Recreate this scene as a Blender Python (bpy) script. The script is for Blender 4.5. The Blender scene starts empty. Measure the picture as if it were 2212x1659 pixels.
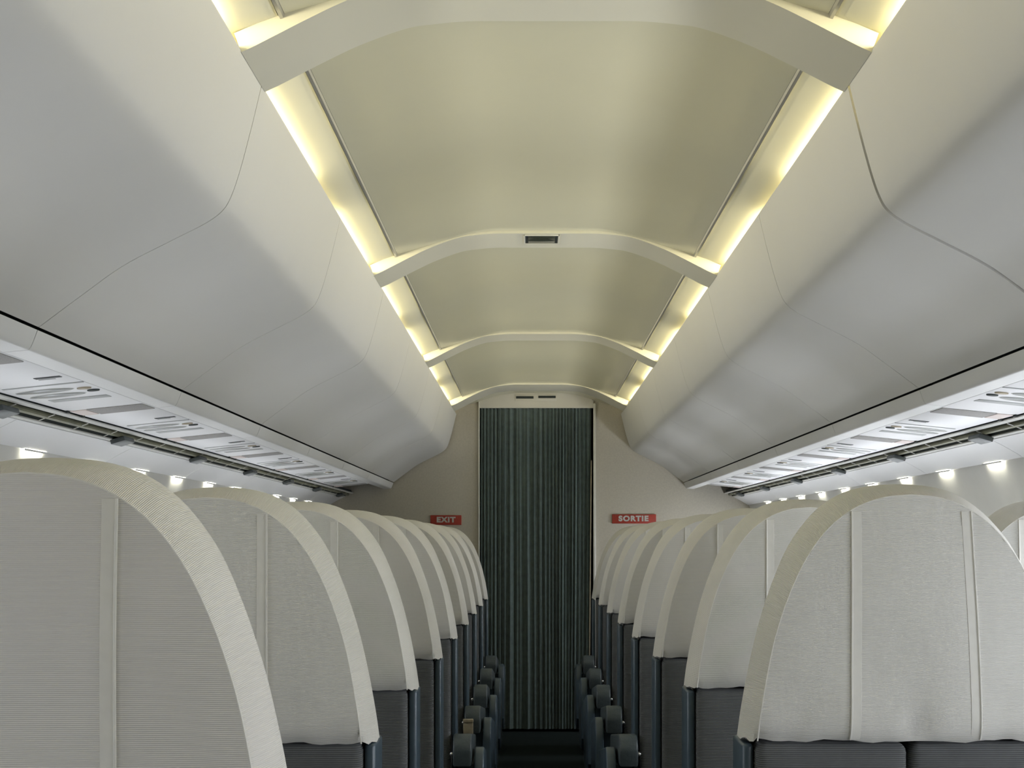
import bpy, bmesh, math, random
from mathutils import Vector, Matrix
random.seed(7)
C = bpy.context.scene.collection
S = bpy.context.scene

# ------------------------------------------------------------------ camera, world, exposure, lights
EYE = 1.27          # camera height above the cabin floor
CX = 0.042          # x of the cabin centre line (camera stands at x = 0)
cam_d = bpy.data.cameras.new('camera')
cam_d.sensor_width = 36.0
cam_d.lens = 36.0 * 2800.0 / 2212.0
cam_d.shift_x = (1106.0 - 1150.0) / 2212.0
cam_d.shift_y = (1172.0 - 829.5) / 2212.0
cam_d.clip_start = 0.02
cam = bpy.data.objects.new('camera', cam_d)
C.objects.link(cam)
cam.location = (0, 0, EYE)
cam.rotation_euler = (math.radians(90), 0, 0)
S.camera = cam

w = bpy.data.worlds.new('world')
S.world = w
w.use_nodes = True
w.node_tree.nodes['Background'].inputs[0].default_value = (0.6, 0.75, 1, 1)
w.node_tree.nodes['Background'].inputs[1].default_value = 0.0
vs = S.view_settings
vs.view_transform = 'Standard'
vs.look = 'None'
vs.gamma = 1.0
vs.use_curve_mapping = False
vs.exposure = -0.25
S.cycles.max_bounces = 14
S.cycles.diffuse_bounces = 9
S.cycles.glossy_bounces = 4
S.cycles.sample_clamp_indirect = 6.0

COVE_W = 4.9
COVE_COL = (1.0, 0.915, 0.63)
PANE_L, PANE_R = 24.0, 52.0
DAY = (0.86, 0.90, 0.98)
RIBS = [(-1.55, -1.35), (0.35, 0.55), (2.26, 2.46), (4.15, 4.35), (6.15, 6.35), (8.12, 8.44)]
DBACK, DBULK = -3.62, 8.68


def P(side, u, H, D):
    """cabin cross-section coordinates: u from the centre line, H above the eye, D ahead of the camera"""
    return Vector((CX + side * u, D, EYE + H))


# fluorescent tubes lie in the cove trough, two to a bay
def cove_light(side, d0, d1):
    L = bpy.data.lights.new('cove_lamp', 'AREA')
    L.shape = 'RECTANGLE'
    L.size = 0.03
    L.size_y = d1 - d0
    L.color = COVE_COL
    L.energy = COVE_W * (d1 - d0)
    o = bpy.data.objects.new('cove_lamp', L)
    C.objects.link(o)
    p = P(side, 0.614, 0.871, (d0 + d1) / 2)
    o.location = p
    tgt = P(side, 0.30, 0.96, (d0 + d1) / 2)
    z = (p - tgt).normalized()
    y = Vector((0, 1, 0))
    x = y.cross(z).normalized()
    o.rotation_euler = Matrix((x, y, z)).transposed().to_euler()


_edges = [DBACK] + [v for r in RIBS for v in r]
BAYS = [(DBACK, -1.55), (-1.35, 0.35), (0.55, 2.26), (2.46, 4.15), (4.35, 6.15), (6.35, 8.12)]
for sd in (-1, 1):
    for a, b in BAYS:
        if b - a < 1.2:
            cove_light(sd, a + .05, b - .05)
        else:
            m = (a + b) / 2
            cove_light(sd, a + .05, m - .17)
            cove_light(sd, m + .17, b - .04)


# ------------------------------------------------------------------ materials
def mat(name, col, rough=0.5, spec=0.3, metal=0.0, noise=None, bump=None, wave=None, emit=None, sheen=0.0):
    m = bpy.data.materials.new(name)
    m.use_nodes = True
    nt = m.node_tree
    b = nt.nodes['Principled BSDF']
    b.inputs['Roughness'].default_value = rough
    b.inputs['Specular IOR Level'].default_value = spec
    b.inputs['Metallic'].default_value = metal
    if sheen:
        b.inputs['Sheen Weight'].default_value = sheen
    b.inputs['Base Color'].default_value = (*col, 1)
    tc = nt.nodes.new('ShaderNodeTexCoord')
    fac = None
    heights = []
    if noise:
        sc, amt = noise
        n = nt.nodes.new('ShaderNodeTexNoise')
        n.inputs['Scale'].default_value = sc
        n.inputs['Detail'].default_value = 4
        nt.links.new(tc.outputs['Object'], n.inputs['Vector'])
        r = nt.nodes.new('ShaderNodeMapRange')
        r.inputs['From Min'].default_value = 0.3
        r.inputs['From Max'].default_value = 0.7
        r.inputs['To Min'].default_value = 1 - amt
        r.inputs['To Max'].default_value = 1 + amt
        nt.links.new(n.outputs['Fac'], r.inputs['Value'])
        fac = r.outputs['Result']
        if bump:
            heights.append((n.outputs['Fac'], bump))
    if wave:
        coord, axis, scale, amt, wb = wave
        wv = nt.nodes.new('ShaderNodeTexWave')
        wv.wave_type = 'BANDS'
        wv.bands_direction = axis
        wv.inputs['Scale'].default_value = scale
        wv.inputs['Distortion'].default_value = 0.6
        wv.inputs['Detail'].default_value = 1.0
        wv.inputs['Detail Scale'].default_value = 0.4
        nt.links.new(tc.outputs[coord], wv.inputs['Vector'])
        r = nt.nodes.new('ShaderNodeMapRange')
        r.inputs['To Min'].default_value = 1 - amt
        r.inputs['To Max'].default_value = 1 + amt
        nt.links.new(wv.outputs['Fac'], r.inputs['Value'])
        if fac is not None:
            mu = nt.nodes.new('ShaderNodeMath')
            mu.operation = 'MULTIPLY'
            nt.links.new(fac, mu.inputs[0])
            nt.links.new(r.outputs['Result'], mu.inputs[1])
            fac = mu.outputs[0]
        else:
            fac = r.outputs['Result']
        if wb:
            heights.append((wv.outputs['Fac'], wb))
    if fac is not None:
        vm = nt.nodes.new('ShaderNodeVectorMath')
        vm.operation = 'SCALE'
        vm.inputs[0].default_value = col
        nt.links.new(fac, vm.inputs['Scale'])
        nt.links.new(vm.outputs['Vector'], b.inputs['Base Color'])
    prev = None
    for h, dist in heights:
        bp = nt.nodes.new('ShaderNodeBump')
        bp.inputs['Strength'].default_value = 1.0
        bp.inputs['Distance'].default_value = dist
        nt.links.new(h, bp.inputs['Height'])
        if prev is not None:
            nt.links.new(prev, bp.inputs['Normal'])
        prev = bp.outputs['Normal']
    if prev is not None:
        nt.links.new(prev, b.inputs['Normal'])
    if emit:
        b.inputs['Emission Color'].default_value = (*emit[0], 1)
        b.inputs['Emission Strength'].default_value = emit[1]
    return m


M = {}
M['bin'] = mat('bin_plastic', (.66, .65, .61), .5, .35, noise=(3, .012))
M['lip'] = mat('lip_plastic', (.68, .68, .66), .45, .4, noise=(5, .012))
M['ceiling'] = mat('ceiling_plastic', (.69, .665, .495), .27, .6, noise=(4, .012))
M['rib'] = mat('rib_plastic', (.67, .65, .54), .5, .35, noise=(4, .012))
M['cove'] = mat('cove_paint', (.84, .81, .63), .55, .3, noise=(4, .012))
M['rail'] = mat('rail_metal', (.55, .54, .50), .3, .5, .6, noise=(20, .03))
M['wall'] = mat('wall_vinyl', (.66, .655, .62), .5, .35, noise=(14, .02))
M['panel'] = mat('panel_plastic', (.76, .76, .76), .45, .35, noise=(4, .012))
M['bulk'] = mat('bulkhead_vinyl', (.52, .485, .40), .6, .25, noise=(90, .05))
M['hatch'] = mat('header_plastic', (.62, .60, .53), .5, .3, noise=(8, .02))
M['trim'] = mat('trim_metal', (.80, .79, .72), .35, .5, .3, noise=(20, .02))
M['dark'] = mat('dark_recess', (.035, .042, .04), .6, .2, noise=(30, .1))
M['smoke'] = mat('smoked_glass', (.05, .055, .04), .12, .5, noise=(14, .3))
M['cover'] = mat('cover_cotton', (.68, .665, .62), .9, .1, noise=(9, .018), bump=.004,
                 wave=('UV', 'Y', 150.0, .045, .0004), sheen=.1)
M['band'] = mat('band_cotton', (.72, .70, .64), .9, .1, noise=(9, .018), bump=.003,
                wave=('UV', 'X', 150.0, .05, .0004), sheen=.1)
M['seam'] = mat('seam_cotton', (.70, .685, .63), .9, .1, noise=(60, .03))
M['tweed'] = mat('dark_tweed', (.115, .12, .12), .9, .15, noise=(40, .06),
                 wave=('Object', 'Z', 92.0, .30, .0008), sheen=.15)
M['tweedp'] = mat('dark_cushion', (.10, .105, .105), .9, .15, noise=(60, .1), sheen=.15)
M['shell'] = mat('blue_grey_shell', (.060, .088, .112), .32, .5, noise=(25, .08))
M['arm'] = mat('armrest_vinyl', (.060, .076, .080), .42, .45, noise=(120, .1), bump=.0006)
M['bolt'] = mat('bolt_steel', (.8, .8, .78), .25, .5, .9, noise=(50, .02))
M['tan'] = mat('tan_plastic', (.36, .31, .22), .5, .3, noise=(80, .1))
M['carpet'] = mat('dark_carpet', (.022, .030, .030), 1.0, .05, noise=(300, .4), bump=.004)
M['curtain'] = mat('curtain_weave', (.115, .150, .140), .85, .15, noise=(30, .12),
                   wave=('Object', 'X', 95.0, .12, .0), sheen=.1)
M['red'] = mat('sign_red', (.36, .05, .032), .5, .3, noise=(60, .08))
M['letter'] = mat('sign_letter', (.52, .50, .45), .5, .3, noise=(80, .05))
M['oval'] = mat('vent_grey', (.11, .12, .11), .35, .5, noise=(30, .06))
M['grey'] = mat('label_grey', (.33, .34, .33), .5, .3, noise=(60, .03))
M['brown'] = mat('speaker_cloth', (.34, .33, .315), .8, .2, noise=(350, .15))
M['pink'] = mat('pale_pink_plastic', (.66, .57, .53), .5, .3, noise=(60, .03))
M['olive'] = mat('olive_pipe', (.17, .17, .11), .4, .4, noise=(14, .3))
M['strip'] = mat('channel_strip', (.56, .56, .52), .5, .3, noise=(14, .04))
M['clip'] = mat('clip_plastic', (.07, .08, .08), .45, .4, noise=(40, .1))
M['daylight'] = {}
for k, v in ((-1, PANE_L), (1, PANE_R)):
    M['daylight'][k] = mat('daylit_pane', (.6, .65, .7), .2, .4, noise=(3, .02), emit=(DAY, v))
M['lens'] = mat('glow_strip', (.8, .8, .7), .4, .3, noise=(30, .02), emit=((1.0, .97, .80), 42.0))  # emission of the strips added for the wall-top light spots


# ------------------------------------------------------------------ helpers
def obj(name, bm, material, parent=None, smooth=True, angle=35, uvdone=False):
    if not uvdone:
        bmesh.ops.recalc_face_normals(bm, faces=bm.faces)
    me = bpy.data.meshes.new(name)
    bm.to_mesh(me)
    bm.free()
    if material:
        me.materials.append(material)
    if smooth:
        me.shade_smooth()
        me.set_sharp_from_angle(angle=math.radians(angle))
    o = bpy.data.objects.new(name, me)
    C.objects.link(o)
    if parent:
        o.parent = parent
    return o


def thing(name, label, cat, loc=(0, 0, 0), group=None):
    o = bpy.data.objects.new(name, None)
    o.empty_display_size = 0.05
    C.objects.link(o)
    o.location = loc
    return tag(o, label, cat, group)


def tag(o, label, cat, group=None):
    o['label'] = label
    o['category'] = cat
    if group:
        o['group'] = group
    return o


def struct(name, bm, material, label=None, **k):
    o = obj(name, bm, material, **k)
    o['kind'] = 'structure'
    if label:
        o['label'] = label
        o['category'] = name.split('_')[0]
    return o


def part(name, bm, material, parent, **k):
    """a part modelled in world coordinates, hung under a thing"""
    bmesh.ops.translate(bm, verts=bm.verts, vec=-root_loc(parent))
    return obj(name, bm, material, parent, **k)


def root_loc(o):
    v = Vector((0, 0, 0))
    while o is not None:
        v += Vector(o.location)
        o = o.parent
    return v


def catmull(pts, n=6):
    out = []
    P_ = [Vector(p) for p in pts]
    for i in range(len(P_) - 1):
        p1, p2 = P_[i], P_[i + 1]
        p0 = P_[i - 1] if i else p1 * 2 - p2
        p3 = P_[i + 2] if i + 2 < len(P_) else p2 * 2 - p1
        for k in range(n):
            t = k / n
            out.append(0.5 * ((2 * p1) + (p2 - p0) * t + (2 * p0 - 5 * p1 + 4 * p2 - p3) * t * t
                              + (3 * p1 - p0 - 3 * p2 + p3) * t ** 3))
    out.append(P_[-1])
    return out


def loop_offset(prof, d):
    """offset an open polyline of 2-D points by d along its left normal"""
    out = []
    for i, p in enumerate(prof):
        a = prof[max(i - 1, 0)]
        b = prof[min(i + 1, len(prof) - 1)]
        t = (b - a).normalized()
        out.append(p + Vector((-t.y, t.x)) * d)
    return out


def sweep_closed(bm, side, loop, d0, d1, segs=1):
    """extrude a closed (u, H) loop from D = d0 to d1 with end caps"""
    rings = []
    for s in range(segs + 1):
        D = d0 + (d1 - d0) * s / segs
        rings.append([bm.verts.new(P(side, p[0], p[1], D)) for p in loop])
    n = len(loop)
    for a, b in zip(rings[:-1], rings[1:]):
        for i in range(n):
            bm.faces.new((a[i], a[(i + 1) % n], b[(i + 1) % n], b[i]))
    bm.faces.new(rings[0])
    bm.faces.new(list(reversed(rings[-1])))


def sweep(bm, side, prof, d0, d1, thick, segs=1):
    prof = [Vector(p) for p in prof]
    sweep_closed(bm, side, prof + list(reversed(loop_offset(prof, thick))), d0, d1, segs)


def box(bm, x0, x1, y0, y1, z0, z1, bev=0.0, seg=2):
    r = bmesh.ops.create_cube(bm, size=1)
    for v in r['verts']:
        v.co = Vector(((x0 + x1) / 2 + v.co.x * (x1 - x0), (y0 + y1) / 2 + v.co.y * (y1 - y0),
                       (z0 + z1) / 2 + v.co.z * (z1 - z0)))
    if bev:
        es = list({e for v in r['verts'] for e in v.link_edges})
        bmesh.ops.bevel(bm, geom=es, offset=bev, segments=seg, affect='EDGES', profile=.5)


def tube(bm, pts, r, n=8, closed=False):
    pts = [Vector(p) for p in pts]
    rings = []
    N = len(pts)
    up = None
    for i, p in enumerate(pts):
        a = pts[(i - 1) % N] if closed else pts[max(i - 1, 0)]
        b = pts[(i + 1) % N] if closed else pts[min(i + 1, N - 1)]
        t = (b - a).normalized()
        if up is None:
            up = Vector((0, 0, 1)) if abs(t.z) < .9 else Vector((0, 1, 0))
        x = t.cross(up).normalized()
        up = x.cross(t).normalized()
        rings.append([bm.verts.new(p + r * (math.cos(2 * math.pi * k / n) * x + math.sin(2 * math.pi * k / n) * up))
                      for k in range(n)])
    for i in range(N if closed else N - 1):
        a, b = rings[i], rings[(i + 1) % N]
        for k in range(n):
            bm.faces.new((a[k], a[(k + 1) % n], b[(k + 1) % n], b[k]))
    if not closed:
        bm.faces.new(rings[0])
        bm.faces.new(list(reversed(rings[-1])))


def ordinal(n):
    return ['zeroth', 'first', 'second', 'third', 'fourth', 'fifth', 'sixth', 'seventh', 'eighth', 'ninth', 'tenth',
            'eleventh', 'twelfth', 'thirteenth', 'fourteenth', 'fifteenth', 'sixteenth', 'seventeenth',
            'eighteenth', 'nineteenth', 'twentieth', 'twenty-first', 'twenty-second'][n]


SIDE = {-1: 'left', 1: 'right'}

# ------------------------------------------------------------------ cabin shell
bm = bmesh.new()
box(bm, CX - 1.55, CX + 1.55, DBACK - .1, DBULK + .3, -.03, 0)
struct('floor', bm, M['carpet'], 'dark carpeted aisle floor running between the two banks of seats')

WALL = catmull([(1.405, .262), (1.425, .20), (1.462, .08), (1.485, -.05), (1.492, -.25), (1.488, -.5),
                (1.46, -.85), (1.40, -1.27)], 5)
for sd in (-1, 1):
    bm = bmesh.new()
    sweep(bm, sd, WALL, DBACK, DBULK, .02)
    struct('wall_' + SIDE[sd], bm, M['wall'],
           'plain grey side wall curving down behind the %s bank of seats' % SIDE[sd])

# outer skin above the bins, unseen except through seams
for sd in (-1, 1):
    bm = bmesh.new()
    sweep_closed(bm, sd, [(1.50, .28), (1.51, .29), (1.25, .80), (.80, 1.04), (.0, 1.12), (0, 1.10), (.79, 1.02), (1.23, .79)],
                 DBACK, DBULK)
    struct('ceiling_skin' if sd < 0 else 'ceiling_skin', bm, M['dark'])

# ceiling panels
CEIL = catmull([(0, .998), (.10, .998), (.165, .997), (.225, .990), (.29, .976), (.378, .950), (.474, .922)], 6)
bm = bmesh.new()
full = [Vector((-p.x, p.y)) for p in reversed(CEIL)] + CEIL[1:]
sweep_closed(bm, 1, list(full) + [p + Vector((0, .012)) for p in reversed(full)], DBACK, DBULK)
struct('ceiling', bm, M['ceiling'], 'glossy cream ceiling panels bent down at both sides above the aisle')

# lit cove strips, rails and troughs
COVE = catmull([(.4855, .9185), (.52, .906), (.56, .892), (.588, .888), (.62, .902), (.65, .908), (.69, .895), (.712, .84), (.72, .775)], 5)
k = 0
for sd in (-1, 1):
    bm = bmesh.new()
    sweep(bm, sd, COVE, DBACK, DBULK, .010)
    sweep(bm, sd, [(.705, .772), (.66, .766), (.60, .770), (.586, .785)], DBACK, DBULK, .008)
    k += 1
    struct('trim_%d' % k, bm, M['cove'], 'long brightly lit cream cove strip along the top of the %s bins' % SIDE[sd])
    bm = bmesh.new()
    for a, b in BAYS:
        sweep_closed(bm, sd, [(.4745, .922), (.476, .9145), (.4815, .9125), (.4825, .920)], a, b)
    k += 1
    struct('trim_%d' % k, bm, M['rail'], 'thin metal rail dividing ceiling from the %s light cove' % SIDE[sd])

# crossing ribs
RIBP = catmull([(0, .9895), (.10, .9895), (.165, .989), (.225, .984), (.282, .975), (.366, .945), (.43, .915), (.487, .886), (.525, .8665), (.5497, .8550)], 6)
TOPP = catmull([(0, 1.001), (.10, 1.001), (.165, 1.0), (.225, .993), (.29, .979), (.378, .953), (.43, .937), (.487, .9185), (.53, .902), (.562, .888)], 6)
k0 = 4
RIBLAB = ['cream rib across the ceiling behind the camera', 'cream rib across the ceiling above the camera', 'largest cream rib crossing the ceiling at the top of the photo',
          'cream rib crossing the ceiling with a small rectangular lamp set in it', 'plain thin cream rib crossing the ceiling beyond the lamp rib',
          'farthest cream rib arching right before the curtained doorway']
for i, (a, b) in enumerate(RIBS):
    bm = bmesh.new()
    bot = [Vector((-p.x, p.y)) for p in reversed(RIBP)] + list(RIBP[1:])
    top = [Vector((-p.x, p.y)) for p in reversed(TOPP)] + list(TOPP[1:])
    rows = [a, b]
    vb = [[bm.verts.new(P(1, p.x, p.y, D)) for p in bot] for D in rows]
    vt = [[bm.verts.new(P(1, p.x, p.y, D)) for p in top] for D in rows]
    n = len(bot)
    for j in range(n - 1):
        bm.faces.new((vb[0][j], vb[0][j + 1], vb[1][j + 1], vb[1][j]))
        bm.faces.new((vt[0][j + 1], vt[0][j], vt[1][j], vt[1][j + 1]))
        bm.faces.new((vb[0][j + 1], vb[0][j], vt[0][j], vt[0][j + 1]))
        bm.faces.new((vb[1][j], vb[1][j + 1], vt[1][j + 1], vt[1][j]))
    bm.faces.new((vb[0][0], vb[1][0], vt[1][0], vt[0][0]))
    bm.faces.new((vb[1][-1], vb[0][-1], vt[0][-1], vt[1][-1]))
    struct('trim_%d' % (k0 + 1 + i), bm, M['rib'], RIBLAB[i], angle=28)

# lamp set in the third rib
lx = (1170 - 1150) * 4.19 / 2800
t = thing('ceiling_lamp', 'small smoked-glass rectangular lamp set into the second cream ceiling rib', 'lamp', (lx, 4.21, EYE + .9895))
bm = bmesh.new()
hw, hd = .058, .062
for (x0, x1, y0, y1) in ((-hw, hw, -hd, -hd + .006), (-hw, hw, hd - .006, hd), (-hw, -hw + .005, -hd, hd), (hw - .005, hw, -hd, hd)):
    box(bm, lx + x0, lx + x1, 4.225 + y0, 4.225 + y1, EYE + .9855, EYE + .9892, .001)
part('frame', bm, M['trim'], t)
bm = bmesh.new()
box(bm, lx - hw + .005, lx + hw - .005, 4.225 - hd + .006, 4.225 + hd - .006, EYE + .9885, EYE + .9893)
part('recess', bm, M['dark'], t)
bm = bmesh.new()
box(bm, lx - .044, lx + .044, 4.225 - .05, 4.225 + .046, EYE + .9868, EYE + .9882, .0012)
part('lens', bm, M['smoke'], t)

# rear closing wall (behind the camera)
bm = bmesh.new()
box(bm, CX - 1.55, CX + 1.55, DBACK - .06, DBACK - .02, 0, EYE + 1.12)
struct('wall_back', bm, M['bulk'])

# bulkhead with doorway
DX0, DX1 = -.353, .408          # doorway in x
ARCH = [Vector(q) for q in [(DX0, .957), (-.308, .972), (-.241, .998), (-.152, 1.011), (-.05, 1.016), (.12, 1.017), (.207, 1.0165), (.2755, 1.007), (.34, .984), (DX1, .951)]]
bm = bmesh.new()
for x0, x1, z0, z1 in ((CX - 1.53, DX0, 0, EYE + 1.1), (DX1, CX + 1.53, 0, EYE + 1.1)):
    box(bm, x0, x1, DBULK, DBULK + .04, z0, z1)
ar0 = catmull(ARCH, 5)
fv = [bm.verts.new((p.x, DBULK + .001, EYE + p.y + .002)) for p in ar0] + [bm.verts.new((DX1, DBULK + .001, EYE + 1.1)), bm.verts.new((DX0, DBULK + .001, EYE + 1.1))]
ff = bm.faces.new(fv)
gg = bmesh.ops.extrude_face_region(bm, geom=[ff])
for v in gg['geom']:
    if isinstance(v, bmesh.types.BMVert):
        v.co.y += .036
struct('wall_front', bm, M['bulk'], 'beige end bulkhead with signs on both sides of the curtained doorway')
# arched header panel over the curtain
bm = bmesh.new()
ar = catmull([(x, z) for x, z in ARCH], 5)
f0 = [bm.verts.new((p.x, DBULK - .014, EYE + p.y)) for p in ar] + [bm.verts.new((DX1, DBULK - .014, EYE + .900)), bm.verts.new((DX0, DBULK - .014, EYE + .900))]
f = bm.faces.new(f0)
g = bmesh.ops.extrude_face_region(bm, geom=[f])
for v in g['geom']:
    if isinstance(v, bmesh.types.BMVert):
        v.co.y += .02
struct('trim_30', bm, M['hatch'], 'arched cream header panel above the dark curtain')
# gap over the header, its shade drawn as a dark tube
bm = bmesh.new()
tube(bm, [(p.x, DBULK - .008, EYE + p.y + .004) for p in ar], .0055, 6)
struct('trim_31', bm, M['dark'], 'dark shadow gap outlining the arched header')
# vent with two slots in the header
t = thing('header_vent', 'small pale vent plate with two dark slots above the curtain', 'vent', (.04, DBULK - .015, EYE + .965))
bm = bmesh.new()
box(bm, -.115, .163, DBULK - .018, DBULK - .0145, EYE + .945, EYE + .990, .0012)
part('plate', bm, M['hatch'], t)
for x0, x1, dz in ((-.109, .008, 0), (.040, .156, .003)):
    bm = bmesh.new()
    box(bm, x0, x1, DBULK - .0205, DBULK - .0182, EYE + .962 + dz, EYE + .978 + dz, .0006)
    part('slot', bm, M['dark'], t)
# door jamb trims
for i, (x0, x1, mt) in enumerate(((DX0 - .008, DX0, 'trim'), (DX1, DX1 + .016, 'trim'))):
    bm = bmesh.new()
    box(bm, x0, x1, DBULK - .018, DBULK + .03, 0, EYE + (.943 if i == 0 else .93), .002)
    struct('trim_%d' % (32 + i), bm, M[mt], 'thin pale metal edge on the %s side of the doorway' % ('left' if i == 0 else 'right'))
bm = bmesh.new()
box(bm, -.6, .7, DBULK + .30, DBULK + .32, 0, EYE + 1.05)
struct('wall_end', bm, M['dark'])

# curtain
t = thing('curtain', 'dark blue-green pleated curtain closing the doorway in the end bulkhead', 'curtain', (.03, DBULK - .004, 0))
bm = bmesh.new()
NX, NZ = 420, 26
x0, x1 = DX0 - .003, DX1 - .012
rows = []
random.seed(3)
ph = [(random.uniform(18, 30), random.uniform(0, 6.28), random.uniform(.2, .5)) for _ in range(3)]
for j in range(NZ + 1):
    tz = j / NZ
    z = .02 + (EYE + .901 - .02) * tz
    row = []
    for i in range(NX + 1):
        s = i / NX
        sh = 1 - .018 * (1 - tz) * (1 if s > .5 else 0) * (s - .5) * 2
        x = x0 + (x1 - x0) * s * sh
        wob = .15 * math.sin(3 * tz + s * 9)
        dens = 2 * math.pi * (24 * s + 1.4 * math.sin(2 * math.pi * s * 1.3) + wob * (1 - tz) * .6)
        amp = .010 * (.55 + .45 * math.sin(s * 23 + 1) ** 2)
        y = amp * math.sin(dens) + .0035 * math.sin(dens * 2.3 + 1.0) + .004 * math.sin(s * 40 + tz * 2)
        if tz > .97:
            y *= .8
        row.append(bm.verts.new((x, DBULK + .018 + y, z)))
    rows.append(row)
for a, b in zip(rows[:-1], rows[1:]):
    for i in range(NX):
        bm.faces.new((a[i], a[i + 1], b[i + 1], b[i]))
part('drape', bm, M['curtain'], t, angle=80)
bm = bmesh.new()
box(bm, DX1 - .034, DX1 - .026, DBULK - .012, DBULK - .006, .02, EYE + .55, .002)
for v in bm.verts:
    if v.co.z > 1:
        v.co.x += .016
part('edge_tape', bm, M['tan'], t)
bm = bmesh.new()
tube(bm, [(DX0 - .004, DBULK + .022, EYE + .904), (DX1, DBULK + .022, EYE + .904)], .006, 8)
part('rod', bm, M['dark'], t)


def font_mesh(text, size, offset=0.0, extrude=.0015, stretch=1.0):
    cu = bpy.data.curves.new('lettering', 'FONT')
    cu.body = text
    cu.size = size
    cu.extrude = extrude
    cu.offset = offset
    cu.align_x = 'CENTER'
    cu.align_y = 'CENTER'
    cu.space_character = 1.18
    o = bpy.data.objects.new('lettering', cu)
    C.objects.link(o)
    dg = bpy.context.evaluated_depsgraph_get()
    me = bpy.data.meshes.new_from_object(o.evaluated_get(dg))
    bpy.data.objects.remove(o)
    bpy.data.curves.remove(cu)
    b = bmesh.new()
    b.from_mesh(me)
    bpy.data.meshes.remove(me)
    for v in b.verts:
        v.co = Vector((v.co.x * stretch, -v.co.z, v.co.y))
    return b


for txt, px0, px1, py0, py1, ln in (('EXIT', 930, 997, 1113, 1134, 'red sign reading EXIT on the bulkhead left of the curtain'),
                                    ('SORTIE', 1322, 1417, 1111, 1131, 'red sign reading SORTIE on the bulkhead right of the curtain')):
    sc = DBULK / 2800
    xa, xb = (px0 - 1150) * sc, (px1 - 1150) * sc
    za, zb = EYE + (1172 - py1) * sc, EYE + (1172 - py0) * sc
    t = thing('exit_sign', ln, 'sign', ((xa + xb) / 2, DBULK - .001, (za + zb) / 2))
    bm = bmesh.new()
    box(bm, xa, xb, DBULK - .010, DBULK - .001, za, zb, .003)
    part('plate', bm, M['red'], t)
    bm = font_mesh(txt, .048, .0026, .001, 1.12)
    bmesh.ops.translate(bm, verts=bm.verts, vec=((xa + xb) / 2 + (0 if txt == 'EXIT' else -.004), DBULK - .0112, (za + zb) / 2 + .001))
    part('lettering', bm, M['letter'], t, smooth=False)

# ------------------------------------------------------------------ overhead bins
BINP = catmull([(.55, .858), (.570, .775), (.590, .70), (.607, .65), (.624, .622), (.657, .598), (.72, .566), (.81, .519), (.89, .462), (.968, .404)], 6)
BINL = catmull([(.9705, .3988), (.979, .376), (.986, .363), (.996, .3605), (1.0345, .3570)], 3)


def make_bin(sd, d0, d1, label, group):
    t = thing('overhead_bin', label, 'bin', P(sd, .8, .5, (d0 + d1) / 2), group)
    bm = bmesh.new()
    cap = [Vector((.5585, .8655)), Vector((.5530, .8640))]
    prof = cap + BINP
    inner = loop_offset(BINP, .014)
    loop = [Vector((.5625, .8640))] + cap + list(BINP) + list(reversed(inner))
    sweep_closed(bm, sd, loop, d0, d1)
    part('door', bm, M['bin'], t)
    bm = bmesh.new()
    sweep(bm, sd, BINL, d0, d1, .005)
    part('bottom_lip', bm, M['lip'], t)
    bm = bmesh.new()
    sweep_closed(bm, sd, [(.990, .416), (1.07, .392), (1.10, .70), (.72, .70), (.70, .62), (.80, .560), (.90, .490)], d0 + .01, d1 - .01)
    part('body', bm, M['dark'], t)  # dark colour puts the shade of the door gap into the body
    return t


for sd in (-1, 1):
    es = [-3.57, -2.57, -1.57, -.57, .43, 1.43, 2.432, 3.43 if sd < 0 else 3.39, 4.43 if sd < 0 else 4.38, 5.42, 6.42, 7.40, 8.665]
    for i in range(12):
        g0 = .0016
        g1 = .0016
        if sd > 0 and i == 5:
            g1 = .010
        if sd > 0 and i == 6:
            g0 = .003
        if sd < 0 and i == 6:
            g0 = .0016
        n = 12 - i
        lab = 'white overhead bin on the %s, %s counted from the curtain end' % (SIDE[sd], ordinal(n))
        if n == 1:
            lab = 'white overhead bin on the %s butting against the curtained bulkhead' % SIDE[sd]
        make_bin(sd, es[i] + g0, es[i + 1] - g1, lab, 'overhead bins along the %s side' % SIDE[sd])

# ------------------------------------------------------------------ passenger service panels
PU0, PH0, PU1, PH1 = 1.0375, .3568, 1.236, .3365


def slab(bm, sd, v0, v1, D0, D1, h0, h1, bev=0.0, oval=False, n=28):
    """a plate hanging h0..h1 below the panel plane; v runs 0..1 across the panel"""
    ctr = Vector(((v0 + v1) / 2, (D0 + D1) / 2))
    if oval:
        pts = []
        for k in range(n):
            a = 2 * math.pi * k / n
            pts.append((ctr.x + (v1 - v0) / 2 * math.cos(a), ctr.y + (D1 - D0) / 2 * math.sin(a)))
    else:
        pts = [(v0, D0), (v1, D0), (v1, D1), (v0, D1)]

    def W(v, D, h):
        return P(sd, PU0 + (PU1 - PU0) * v - h * .101, PH0 + (PH1 - PH0) * v - h, D)
    a = [bm.verts.new(W(v, D, h0)) for v, D in pts]
    if bev:
        b = [bm.verts.new(W(v, D, h1 - bev * .6)) for v, D in pts]
        sx = 1 - bev / max((v1 - v0) / 2 * .16, 1e-4)
        sy = 1 - bev / max((D1 - D0) / 2, 1e-4)
        c = [bm.verts.new(W(ctr.x + (v - ctr.x) * sx, ctr.y + (D - ctr.y) * sy, h1)) for v, D in pts]
        rings = [a, b, c]
    else:
        rings = [a, [bm.verts.new(W(v, D, h1)) for v, D in pts]]
    m = len(pts)
    for r, s in zip(rings[:-1], rings[1:]):
        for i in range(m):
            bm.faces.new((r[i], r[(i + 1) % m], s[(i + 1) % m], s[i]))
    bm.faces.new(rings[0])
    bm.faces.new(list(reversed(rings[-1])))


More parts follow.
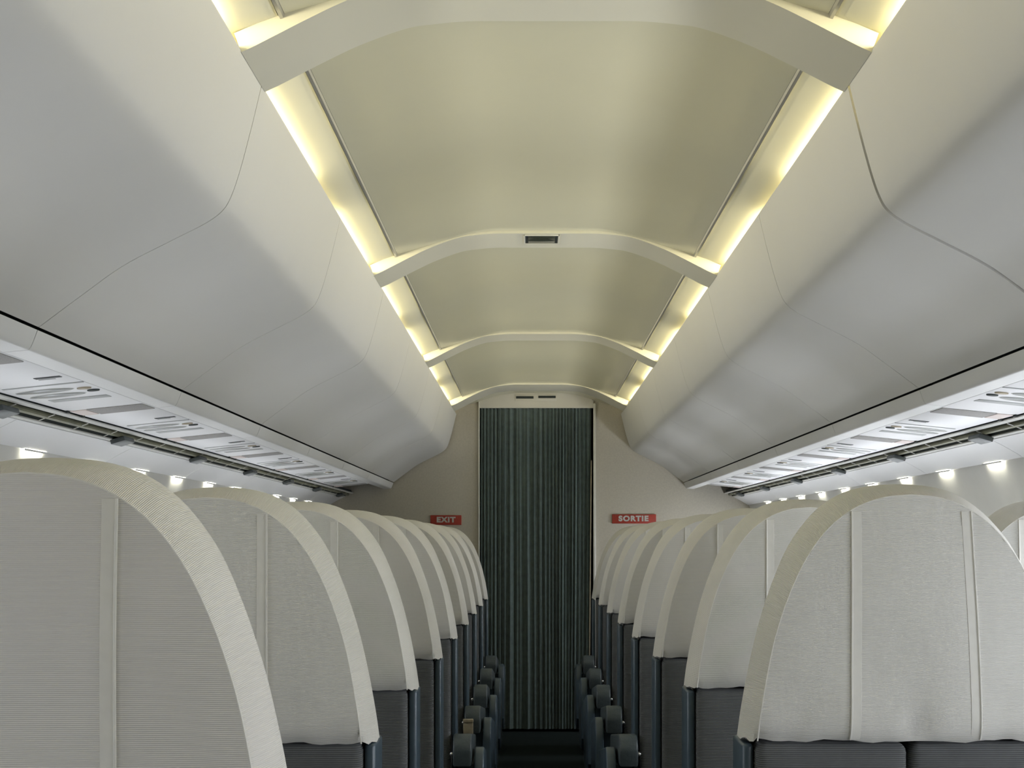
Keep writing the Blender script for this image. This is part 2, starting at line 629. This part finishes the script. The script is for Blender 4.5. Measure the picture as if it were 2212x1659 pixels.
def oval_ring(bm, sd, v0, v1, D0, D1, h, r):
    n = 28
    pts = []
    for k in range(n):
        a = 2 * math.pi * k / n
        v = (v0 + v1) / 2 + (v1 - v0) / 2 * math.cos(a)
        D = (D0 + D1) / 2 + (D1 - D0) / 2 * math.sin(a)
        pts.append(P(sd, PU0 + (PU1 - PU0) * v, PH0 + (PH1 - PH0) * v - h, D))
    tube(bm, pts, r, 6, True)


def make_service(sd, d, label, group):
    t = thing('service_panel', label, 'panel', P(sd, 1.16, .354, d + .44), group)
    bm = bmesh.new()
    slab(bm, sd, 0, 1, d + .0015, d + .8835, -.010, 0, .001)
    part('plate', bm, M['panel'], t)
    # small dark slot near the bins
    bm = bmesh.new()
    slab(bm, sd, .06, .34, d + .205, d + .222, -.001, .0012)
    part('slot', bm, M['dark'], t)
    bm = bmesh.new()
    slab(bm, sd, .16, .34, d + .234, d + .24, -.001, .0010)
    part('slot', bm, M['grey'], t)
    bm = bmesh.new()
    slab(bm, sd, .0, .9, d + .312, d + .322, -.001, .0015, .0008)
    part('divider', bm, M['grey'], t)
    # two reading lamps: dark elongated dishes with a pale rim
    for dd in (.370, .452):
        bm = bmesh.new()
        slab(bm, sd, .26, .90, d + dd, d + dd + .055, -.001, .0014, .0006, oval=True)
        rl = part('reading_lamp', bm, M['oval'], t)
        bm = bmesh.new()
        oval_ring(bm, sd, .25, .91, d + dd - .003, d + dd + .058, .0004, .0009)
        part('rim', bm, M['lip'], rl)
    for (va, vb, dd, mt) in ((.06, .22, .392, 'tan'), (.04, .18, .437, 'dark')):
        bm = bmesh.new()
        slab(bm, sd, va, vb, d + dd, d + dd + .024, -.001, .003, .0008, oval=True)
        part('call_button', bm, M[mt], t)
    bm = bmesh.new()
    slab(bm, sd, .12, .82, d + .545, d + .585, -.001, .0012, .0005)
    part('label_strip', bm, M['grey'], t)
    bm = bmesh.new()
    slab(bm, sd, .02, .74, d + .765, d + .876, -.001, .0022, .001)
    part('speaker_cloth', bm, M['brown'], t)
    bm = bmesh.new()
    slab(bm, sd, .76, .965, d + .770, d + .872, -.001, .0022, .001)
    part('speaker_end', bm, M['pink'], t)
    bm = bmesh.new()
    slab(bm, sd, .965, .995, d + .755, d + .772, -.001, .006, .0008)
    part('latch', bm, M['dark'], t)
    bm = bmesh.new()
    slab(bm, sd, .965, .995, d + .868, d + .884, -.001, .006, .0008)
    part('latch', bm, M['dark'], t)
    return t


for sd in (-1, 1):
    for i in range(-3, 7):
        d = 2.555 + .885 * i + (.0 if sd < 0 else .10)
        if d + .885 > 8.67 or d < 0:
            continue
        n = 7 - i - (0 if sd < 0 else 1)
        make_service(sd, d, 'white service panel with reading lamps under the %s bins, %s from the bulkhead' % (SIDE[sd], ordinal(n)),
                     'service panels under the %s bins' % SIDE[sd])

# channel between service panels and the valance: strip, trough, pipe, clips
for sd in (-1, 1):
    t = thing('cable_channel', 'long dark channel with a pipe and clips beside the %s service panels' % SIDE[sd], 'channel', P(sd, 1.26, .32, 4))
    bm = bmesh.new()
    sweep(bm, sd, [(1.2385, .3300), (1.251, .3255)], DBACK, DBULK - .005, .004)
    part('inner_strip', bm, M['strip'], t)
    bm = bmesh.new()
    sweep(bm, sd, [(1.293, .3065), (1.304, .303)], DBACK, DBULK - .005, .004)
    part('outer_strip', bm, M['strip'], t)
    bm = bmesh.new()
    sweep(bm, sd, [(1.2505, .3310), (1.255, .348), (1.292, .337), (1.2935, .3115)], DBACK, DBULK - .005, .003)
    part('trough', bm, M['dark'], t)
    bm = bmesh.new()
    tube(bm, [P(sd, 1.276, .3225, DBACK + .01), P(sd, 1.276, .3225, DBULK - .01)], .0085, 10)
    part('pipe', bm, M['olive'], t)
    for j in range(-1, 7):
        d = 3.02 + .885 * j + (0 if sd < 0 else -.09)
        if d < 0:
            continue
        bm = bmesh.new()
        box(bm, -.022, .022, -.048, .048, -.007, .007, .002)
        M4 = Matrix.Translation(P(sd, 1.277, .3050, d)) @ Matrix.Rotation(sd * math.radians(17), 4, 'Y')
        bm.transform(M4)
        part('clip', bm, M['clip'], t)
    for j in range(0, 28):
        d = 1.8 + .247 * j
        bm = bmesh.new()
        sweep_closed(bm, sd, [(1.252, .3240), (1.292, .3090), (1.2925, .3100), (1.2525, .3250)], d, d + .006)
        part('clip_band', bm, M['strip'], t)

# white valance panels between channel and side wall, one panel per 0.93 m
VAL = [(1.307, .3018), (1.345, .283), (1.385, .260), (1.3985, .2515), (1.402, .2515)]
for sd in (-1, 1):
    bm = bmesh.new()
    d = DBACK
    e = 1.32 if sd < 0 else 1.95
    edges = [DBACK] + [x for x in [e + .93 * j - .93 * 2 for j in range(0, 12)] if DBACK + .1 < x < DBULK - .1] + [DBULK - .004]
    for a, b in zip(edges[:-1], edges[1:]):
        sweep(bm, sd, catmull(VAL, 3), a + .0015, b - .0015, .01)
    k0 = 34 if sd < 0 else 35
    struct('trim_%d' % k0, bm, M['panel'], 'bright white lower ceiling panel between the %s side wall and service panels' % SIDE[sd])

# light spots on the wall tops, made by added glowing strips behind shields
for sd in (-1, 1):
    Ds = [3.08 + .49 * j for j in range(0, 11)] if sd > 0 else [3.06 + .483 * j for j in range(0, 11)]
    for j, d in enumerate(Ds):
        t = thing('wall_lamp', 'small light spot from an added glowing strip at the top of the %s side wall, %s from the bulkhead' % (SIDE[sd], ordinal(11 - j)),
                  'lamp', P(sd, 1.398, .248, d), 'small light spots along the %s wall' % SIDE[sd])
        bm = bmesh.new()
        sweep_closed(bm, sd, [(1.3955, .2515), (1.3968, .2515), (1.3972, .2462), (1.3960, .2462)], d - .085, d + .085)
        part('glow_shield', bm, M['lip'], t)
        bm = bmesh.new()
        sweep_closed(bm, sd, [(1.3976, .2508), (1.4055, .2510), (1.4060, .2490), (1.3978, .2465)], d - .070, d + .070)
        part('lens', bm, M['lens'], t)  # added strip that throws the light spot onto the wall

# windows in the side walls, behind the seats
k = 0
for sd in (-1, 1):
    for j in range(6, 22):
        d = -3.25 + .55 * j
        if d > (7.5 if sd < 0 else 8.4):  # foremost right windows are added to brighten the bulkhead
            continue
        k += 1
        fr = bmesh.new()
        n = 32
        ring = []
        for (a_, b_, uo) in ((.115, .165, 0.0), (.105, .155, .012), (.085, .130, .012), (.082, .126, .003)):
            r = []
            for q in range(n):
                an = 2 * math.pi * q / n
                cc, ss = math.cos(an), math.sin(an)
                cy = abs(cc) ** .6 * (1 if cc >= 0 else -1)
                sy = abs(ss) ** .6 * (1 if ss >= 0 else -1)
                h = -.20 + sy * b_
                uu = 1.4915 - .018 * max(0, (h + .25) / .2) ** 1.5 - uo
                r.append(fr.verts.new(P(sd, uu, h, d + cy * a_)))
            ring.append(r)
        for r, s in zip(ring[:-1], ring[1:]):
            for q in range(n):
                fr.faces.new((r[q], r[(q + 1) % n], s[(q + 1) % n], s[q]))
        pts = [v.co.copy() for v in ring[-1]]
        fo = struct('window_%d' % k, fr, M['lip'])
        fo['label'] = 'small rounded cabin window, %s from the bulkhead on the %s side wall' % (ordinal(min(22 - j, 22)), SIDE[sd])
        fo['category'] = 'window'
        bm = bmesh.new()
        vsx = [bm.verts.new(p) for p in pts]
        bm.faces.new(vsx)
        bm.normal_update()
        if bm.faces[:][0].normal.x * sd > 0:
            bm.faces[:][0].normal_flip()
        p_ = obj('pane', bm, M['daylight'][sd], fo, smooth=False, uvdone=True)

# ------------------------------------------------------------------ seats
ZC = EYE - .327      # world height of the cover hem


def interp(tab, z):
    for (z0, w0), (z1, w1) in zip(tab[:-1], tab[1:]):
        if z <= z1:
            return w0 + (w1 - w0) * (z - z0) / (z1 - z0)
    return tab[-1][1]


REAR = [(.2575, 0), (.252, .045), (.245, .085), (.2365, .130), (.225, .177), (.206, .233), (.181, .288), (.154, .33), (.125, .361), (.088, .386), (.045, .401), (0, .4055)]
OUT = [(.278, -.004), (.272, .040), (.263, .090), (.252, .140), (.239, .190), (.218, .252), (.1905, .315), (.160, .360), (.128, .392), (.090, .414), (.046, .425), (0, .428)]


def outline(tab):
    half = catmull(tab, 5)
    pts = [Vector((-p.x, p.y)) for p in half] + [Vector((p.x, p.y)) for p in reversed(half[:-1])]
    return pts


def resample(pts, n):
    L = [0]
    for a, b in zip(pts[:-1], pts[1:]):
        L.append(L[-1] + (b - a).length)
    out = []
    j = 0
    for i in range(n + 1):
        s = L[-1] * i / n
        while j < len(L) - 2 and L[j + 1] < s:
            j += 1
        t = (s - L[j]) / (L[j + 1] - L[j])
        out.append(pts[j].lerp(pts[j + 1], t))
    return out, L[-1]


NO = 84
RO, RLEN = resample(outline(REAR), NO)
OO, OLEN = resample(outline(OUT), NO)
BULGE = .016


def rear_y(x, z, k, seed):
    """depth of the cover's rear face; smaller y is nearer to the viewer"""
    y = -BULGE * (1 - k * k)
    y += .030 * (max(z, 0) / .4) ** 1.3 * .6                      # leans forward towards the top
    y += .014 * math.exp(-max(z, 0) / .014)                  # hem turns under
    y += .0018 * math.sin(x * 37 + seed * 2.1) * math.exp(-((z - .05) / .05) ** 2)
    y += .0050 * math.sin(x * 15 + z * 9 + seed * 1.7) * (1 - k) * math.sin(z * 8 + .3)
    y += .0016 * math.sin(x * 90 + seed) * math.exp(-max(z, 0) / .03)
    return y


def hemz(x, z, seed):
    """the hem hangs a little unevenly"""
    return (.0022 * math.sin(x * 46 + seed * 1.3) + .0012 * math.sin(x * 121 + seed)) * math.exp(-max(z, 0) / .018)


def cover_mesh(seed):
    rnd = random.Random(seed)
    bm = bmesh.new()
    uv = bm.loops.layers.uv.new('UVMap')
    K = 16
    rings = []
    gath = 0.0012 if seed % 2 else .0006
    for k in range(1, K + 1):
        f = k / K
        f = f ** .8
        row = []
        for i, p in enumerate(RO):
            x, z = p.x * f, p.y * f
            y = rear_y(x, z, f, seed)
            if f > .86 and z > .25:
                y += gath * math.sin(i * 2.6 + rnd.uniform(-.5, .5)) * (f - .86) / .14 * min(1, (z - .25) / .08)
            row.append(bm.verts.new((x, y, z + hemz(x, z, seed))))
        rings.append(row)
    c = bm.verts.new((0, rear_y(0, 0, 0, seed), 0))
    faces_r = []
    for i in range(NO):
        faces_r.append(bm.faces.new((c, rings[0][i + 1], rings[0][i])))
    for a, b in zip(rings[:-1], rings[1:]):
        for i in range(NO):
            faces_r.append(bm.faces.new((a[i], a[i + 1], b[i + 1], b[i])))
    for f in faces_r:
        f.material_index = 0
        for l in f.loops:
            l[uv].uv = (l.vert.co.x, l.vert.co.z)
    # turned-in hem
    hem = []
    line = [rings[k][0] for k in range(K - 1, -1, -1)] + [c] + [rings[k][-1] for k in range(K)]
    h1 = [bm.verts.new((v.co.x * .985, v.co.y + .02, .004)) for v in line]
    for a, b, a2, b2 in zip(line[:-1], line[1:], h1[:-1], h1[1:]):
        f = bm.faces.new((a, b, b2, a2))
        for l in f.loops:
            l[uv].uv = (l.vert.co.x, l.vert.co.z - l.vert.co.y)
    # gusset from rear outline to the wider front outline, then the front turning in
    secs = []
    G = 7
    for g in range(1, G + 1):
        t = g / G
        e = math.sin(t * math.pi / 2) ** .9
        row = []
        for i in range(NO + 1):
            q = RO[i].lerp(OO[i], e)
            base = rear_y(RO[i].x, max(RO[i].y, .06), 1, seed)
            puff = .0016 * math.sin(i * .55 + seed) * math.sin(t * math.pi)
            row.append((q.x * (1 + puff), base + .088 * t, q.y + puff * .3 + hemz(q.x + t * .3, q.y, seed), t))
        secs.append(row)
    for (sc, dy) in ((.985, .020), (.94, .034), (.84, .043), (.6, .047), (.25, .048)):
        secs.append([(p.x * sc, rear_y(RO[i].x, max(RO[i].y, .06), 1, seed) + .088 + dy, (p.y if sc > .9 else p.y * sc / .94) - (1 - sc) * .04, 2)
                     for i, p in enumerate(OO)])
    prev = rings[-1]
    for r in secs:
        cur = [bm.verts.new((x, y, z)) for x, y, z, _ in r]
        for i in range(NO):
            f = bm.faces.new((prev[i], prev[i + 1], cur[i + 1], cur[i]))
            f.material_index = 1
            for l, ii in zip(f.loops, (i, i + 1, i + 1, i)):
                l[uv].uv = (ii / NO * OLEN, l.vert.co.y)
        prev = cur
    bmesh.ops.recalc_face_normals(bm, faces=bm.faces)
    # open mesh: make the rear face towards -y
    if sum(f.normal.y for f in faces_r) > 0:
        for f in bm.faces:
            f.normal_flip()
    me = bpy.data.meshes.new('headrest_cover')
    bm.to_mesh(me)
    bm.free()
    me.materials.append(M['cover'])
    me.materials.append(M['band'])
    me.shade_smooth()
    me.set_sharp_from_angle(angle=math.radians(48))
    return me


COVERS = [cover_mesh(s) for s in range(4)]


def kfac(x, z):
    """how far out towards the rear outline a point lies"""
    lo, hi = 0.0, 1.6
    for _ in range(22):
        m = (lo + hi) / 2
        zz = z / m if m > 1e-6 else 9
        ww = interp([(p[1], p[0]) for p in REAR], min(zz, .4055)) if zz <= .4055 else 0
        if abs(x) / max(m, 1e-6) > ww:
            lo = m
        else:
            hi = m
    return min(hi, 1.0)


def seam_data(name, bm):
    bmesh.ops.recalc_face_normals(bm, faces=bm.faces)
    me = bpy.data.meshes.new(name)
    bm.to_mesh(me)
    bm.free()
    me.materials.append(M['seam'])
    me.shade_smooth()
    me.set_sharp_from_angle(angle=math.radians(35))
    return me


def seam_meshes(seed):
    out = []
    # two vertical seams with a flat felled strip beside each
    for s in (-1, 1):
        xb, xt = s * .107, s * .099
        bm = bmesh.new()
        pts, flat = [], []
        for k in range(36):
            t = k / 35
            z = .003 + (.3785 - .003) * t
            x = xb + (xt - xb) * t
            y = rear_y(x, z, kfac(x, z), seed)
            pts.append((x, y - .0012, z))
            flat.append((x, x - s * .016, y, z))
        tube(bm, pts, .0017, 6)
        va = [bm.verts.new((a - s * .001, y - .0011, z)) for a, b, y, z in flat]
        vb = [bm.verts.new((b, rear_y(b, z, kfac(b, z), seed) - .0007, z)) for a, b, y, z in flat]
        vc = [bm.verts.new((b - s * .001, rear_y(b, z, kfac(b, z), seed) + .002, z)) for a, b, y, z in flat]
        for q in range(35):
            bm.faces.new((va[q], vb[q], vb[q + 1], va[q + 1]))
            bm.faces.new((vb[q], vc[q], vc[q + 1], vb[q + 1]))
        out.append(seam_data('seam', bm))
    bm = bmesh.new()
    pts = [(p.x * 1.002, rear_y(p.x, max(p.y, .03), 1, seed) + .001, p.y * 1.002) for p in RO]
    tube(bm, pts, .0013, 6)
    out.append(seam_data('piping', bm))
    return out


SEAMS = [seam_meshes(s_) for s_ in range(4)]
SEAM_AT = {me.name: i for row_ in SEAMS for i, me in enumerate(row_)}


def rounded_prism_y(bm, prof_yz, x0, x1, bev=.004):
    a = [bm.verts.new((x0, y, z)) for y, z in prof_yz]
    b = [bm.verts.new((x1, y, z)) for y, z in prof_yz]
    n = len(a)
    for i in range(n):
        bm.faces.new((a[i], a[(i + 1) % n], b[(i + 1) % n], b[i]))
    fa = bm.faces.new(a)
    fb = bm.faces.new(list(reversed(b)))
    bmesh.ops.recalc_face_normals(bm, faces=bm.faces)
    if bev:
        es = list(fa.edges) + list(fb.edges)
        bmesh.ops.bevel(bm, geom=es, offset=bev, segments=3, affect='EDGES', profile=.5)


def cushion(bm, x0, x1, y0, y1, z0, z1, bev, puff=0.0):
    box(bm, x0, x1, y0, y1, z0, z1, bev, 4)
    if puff:
        cx, cz = (x0 + x1) / 2, (z0 + z1) / 2
        bmesh.ops.subdivide_edges(bm, edges=[e for e in bm.edges if e.calc_length() > .08], cuts=6, use_grid_fill=True)
        for v in bm.verts:
            fx = 1 - ((v.co.x - cx) / ((x1 - x0) / 2)) ** 2
            fz = 1 - ((v.co.z - cz) / ((z1 - z0) / 2)) ** 2
            if v.co.y < (y0 + y1) / 2:
                v.co.y -= puff * max(fx, 0) ** .7 * max(fz, 0) ** .7


def make_seat(inner, wide):
    """inner: +1 when the aisle lies towards +x, wide: aisle seat with the broad armrest and side panel"""
    r = thing('airline_seat', '', 'seat')
    cov = bpy.data.objects.new('headrest_cover', COVERS[0])
    C.objects.link(cov)
    cov.parent = r
    cov.location = (0, 0, ZC)
    for nm, me in zip(('seam', 'seam', 'piping'), SEAMS[0]):
        so = bpy.data.objects.new(nm, me)
        C.objects.link(so)
        so.parent = cov
    # dark ribbed back below the cover: two panels with a groove between
    for x0, x1 in ((-.256, -.006 if inner > 0 else -.006), (-.002, .256)):
        bm = bmesh.new()
        cushion(bm, x0, x1, .012, .075, .33, ZC - .006, .016, .006)
        obj('back_panel', bm, M['tweed'], r)
    # shell frame: flat blue-grey upright at each side and a bottom bar
    bm = bmesh.new()
    for s in (-1, 1):
        a, b = sorted((s * .2585, s * .2765))
        box(bm, a, b, .036, .145, .28, ZC - .010, .006, 3)
    box(bm, -.2765, .2765, .02, .14, .24, .325, .008, 2)
    obj('back_frame', bm, M['shell'], r)
    bm = bmesh.new()
    cushion(bm, -.252, .252, .080, .165, .40, ZC + .10, .02)
    obj('front_cushion', bm, M['tweedp'], r)
    bm = bmesh.new()
    cushion(bm, -.252, .252, .17, .60, .32, .44, .03)
    obj('seat_cushion', bm, M['tweedp'], r)
    bm = bmesh.new()
    box(bm, -.252, .252, .10, .58, .25, .318, .008)
    obj('seat_pan', bm, M['shell'], r)
    for s in (-.19, .19):
        bm = bmesh.new()
        box(bm, s - .018, s + .018, .08, .14, 0.001, .255, .004)
        box(bm, s - .018, s + .018, .50, .55, 0.001, .255, .004)
        box(bm, s - .022, s + .022, .06, .57, 0.0, .02, .004)
        obj('leg', bm, M['shell'], r)
    # armrest on the aisle side of the seat
    top = EYE - .664
    y0 = -.030
    R = .058
    SL = .15
    prof = []
    for k in range(9):
        a = math.pi / 2 * k / 8
        prof.append((y0 + R - R * math.cos(a), top - R + R * math.sin(a)))
    prof += [(y0 + .25, top - SL * (.25 - R)), (y0 + .46, top - SL * (.46 - R))]
    for k in range(1, 7):
        a = math.pi / 2 * k / 6
        prof.append((y0 + .46 + .03 * math.sin(a), top - SL * (.46 - R) - .03 + .03 * math.cos(a)))
    prof += [(y0 + .49, top - .13), (y0 + .10, top - .108), (y0 + .006, top - .105)]
    bm = bmesh.new()
    xa, xb = .266, .330
    if not wide:
        return r
    rounded_prism_y(bm, prof, inner * xa, inner * xb, .007 if wide else .004)
    arm = obj('armrest', bm, M['arm'], r)
    bm = bmesh.new()
    bmesh.ops.create_uvsphere(bm, u_segments=12, v_segments=8, radius=.0075)
    bmesh.ops.translate(bm, verts=bm.verts, vec=(inner * (xa - .004), y0 + .016, top - .064))
    obj('bolt', bm, M['bolt'], arm)
    if wide:
        prof = []
        for k in range(9):
            a = math.pi / 2 * k / 8
            prof.append((y0 + .03 + .09 - .09 * math.cos(a), top - .055 - .09 + .09 * math.sin(a)))
        prof += [(y0 + .45, top - .118), (y0 + .46, top - .30), (y0 + .40, .17), (y0 + .10, .17), (y0 + .02, .24)]
        bm = bmesh.new()
        rounded_prism_y(bm, prof, inner * .338, inner * .372, .006)
        obj('side_panel', bm, M['shell'], r)
        bm = bmesh.new()
        prof = [(y0 + .08, top - .112), (y0 + .40, top - .128), (y0 + .40, .30), (y0 + .08, .30)]
        rounded_prism_y(bm, prof, inner * .2775, inner * .3365, .004)
        obj('arm_support', bm, M['shell'], r)
    return r


def copy_tree(o, parent=None):
    c = o.copy()
    C.objects.link(c)
    c.parent = parent
    for ch in o.children:
        copy_tree(ch, c)
    return c


ROWD = {1: 1.36}
for k in range(2, 10):
    ROWD[k] = 2.135 + .78 * (k - 2)
SEP = {-1: -.54, 1: .629}
protos = {}
used = set()
random.seed(11)
for sd in (-1, 1):
    for row in range(1, 10):
        if sd > 0 and row == 1:
            continue
        for wide in (True, False):
            if not wide and sd > 0 and row == 2:
                continue
            key = (sd, wide)
            if key not in protos:
                protos[key] = make_seat(-sd, wide)
                o = protos[key]
            else:
                o = copy_tree(protos[key])
            x = SEP[sd] + (0 if wide else sd * .570)
            o.location = (x, ROWD[row], 0)
            if row > 1:
                o.rotation_euler.z = math.radians(random.uniform(-.6, .6))
            for ch in o.children:
                if ch.name.startswith('headrest_cover'):
                    ch.location.z = ZC - (.005 if sd < 0 else 0)
                    kind_ = {(-1, 1): 0, (1, 2): 1}.get((sd, row), random.randrange(4))
                    ch.data = COVERS[kind_]
                    for q in ch.children:
                        q.data = SEAMS[kind_][SEAM_AT[q.data.name]]
            n = row if sd < 0 else row - 1
            w_ = 'aisle' if wide else 'window'
            if wide:
                lab = 'white-covered aisle seat in the %s row on the %s, counted from the camera' % (ordinal(n), SIDE[sd])
                if n == 1 and sd < 0:
                    lab = 'largest white-covered seat, cut off at the lower left corner'
                if n == 1 and sd > 0:
                    lab = 'big white-covered seat at the lower right showing two piped seams'
                if row == 9:
                    lab = 'farthest white-covered aisle seat on the %s, next to the curtain' % SIDE[sd]
                if row == 6 and sd < 0:
                    lab = 'white-covered aisle seat with a tan ashtray on its armrest, left side'
            else:
                lab = 'white-covered window seat in the %s row on the %s, behind the aisle seats' % (ordinal(n), SIDE[sd])
                if sd > 0 and row == 3:
                    lab = 'white-covered window seat peeping out at the right edge behind the nearest seat'
            o['label'] = lab
            o['group'] = '%s seats on the %s' % (w_, SIDE[sd])
            if wide and sd < 0 and row == 6:
                arm = [c for c in o.children if c.name.startswith('armrest')][0]
                bm = bmesh.new()
                top = EYE - .664
                box(bm, .262, .302, -.042, -.026, top - .112, top - .060, .003)
                box(bm, .261, .303, -.046, -.024, top - .060, top - .046, .003)
                ob = obj('ashtray', bm, M['tan'], arm)
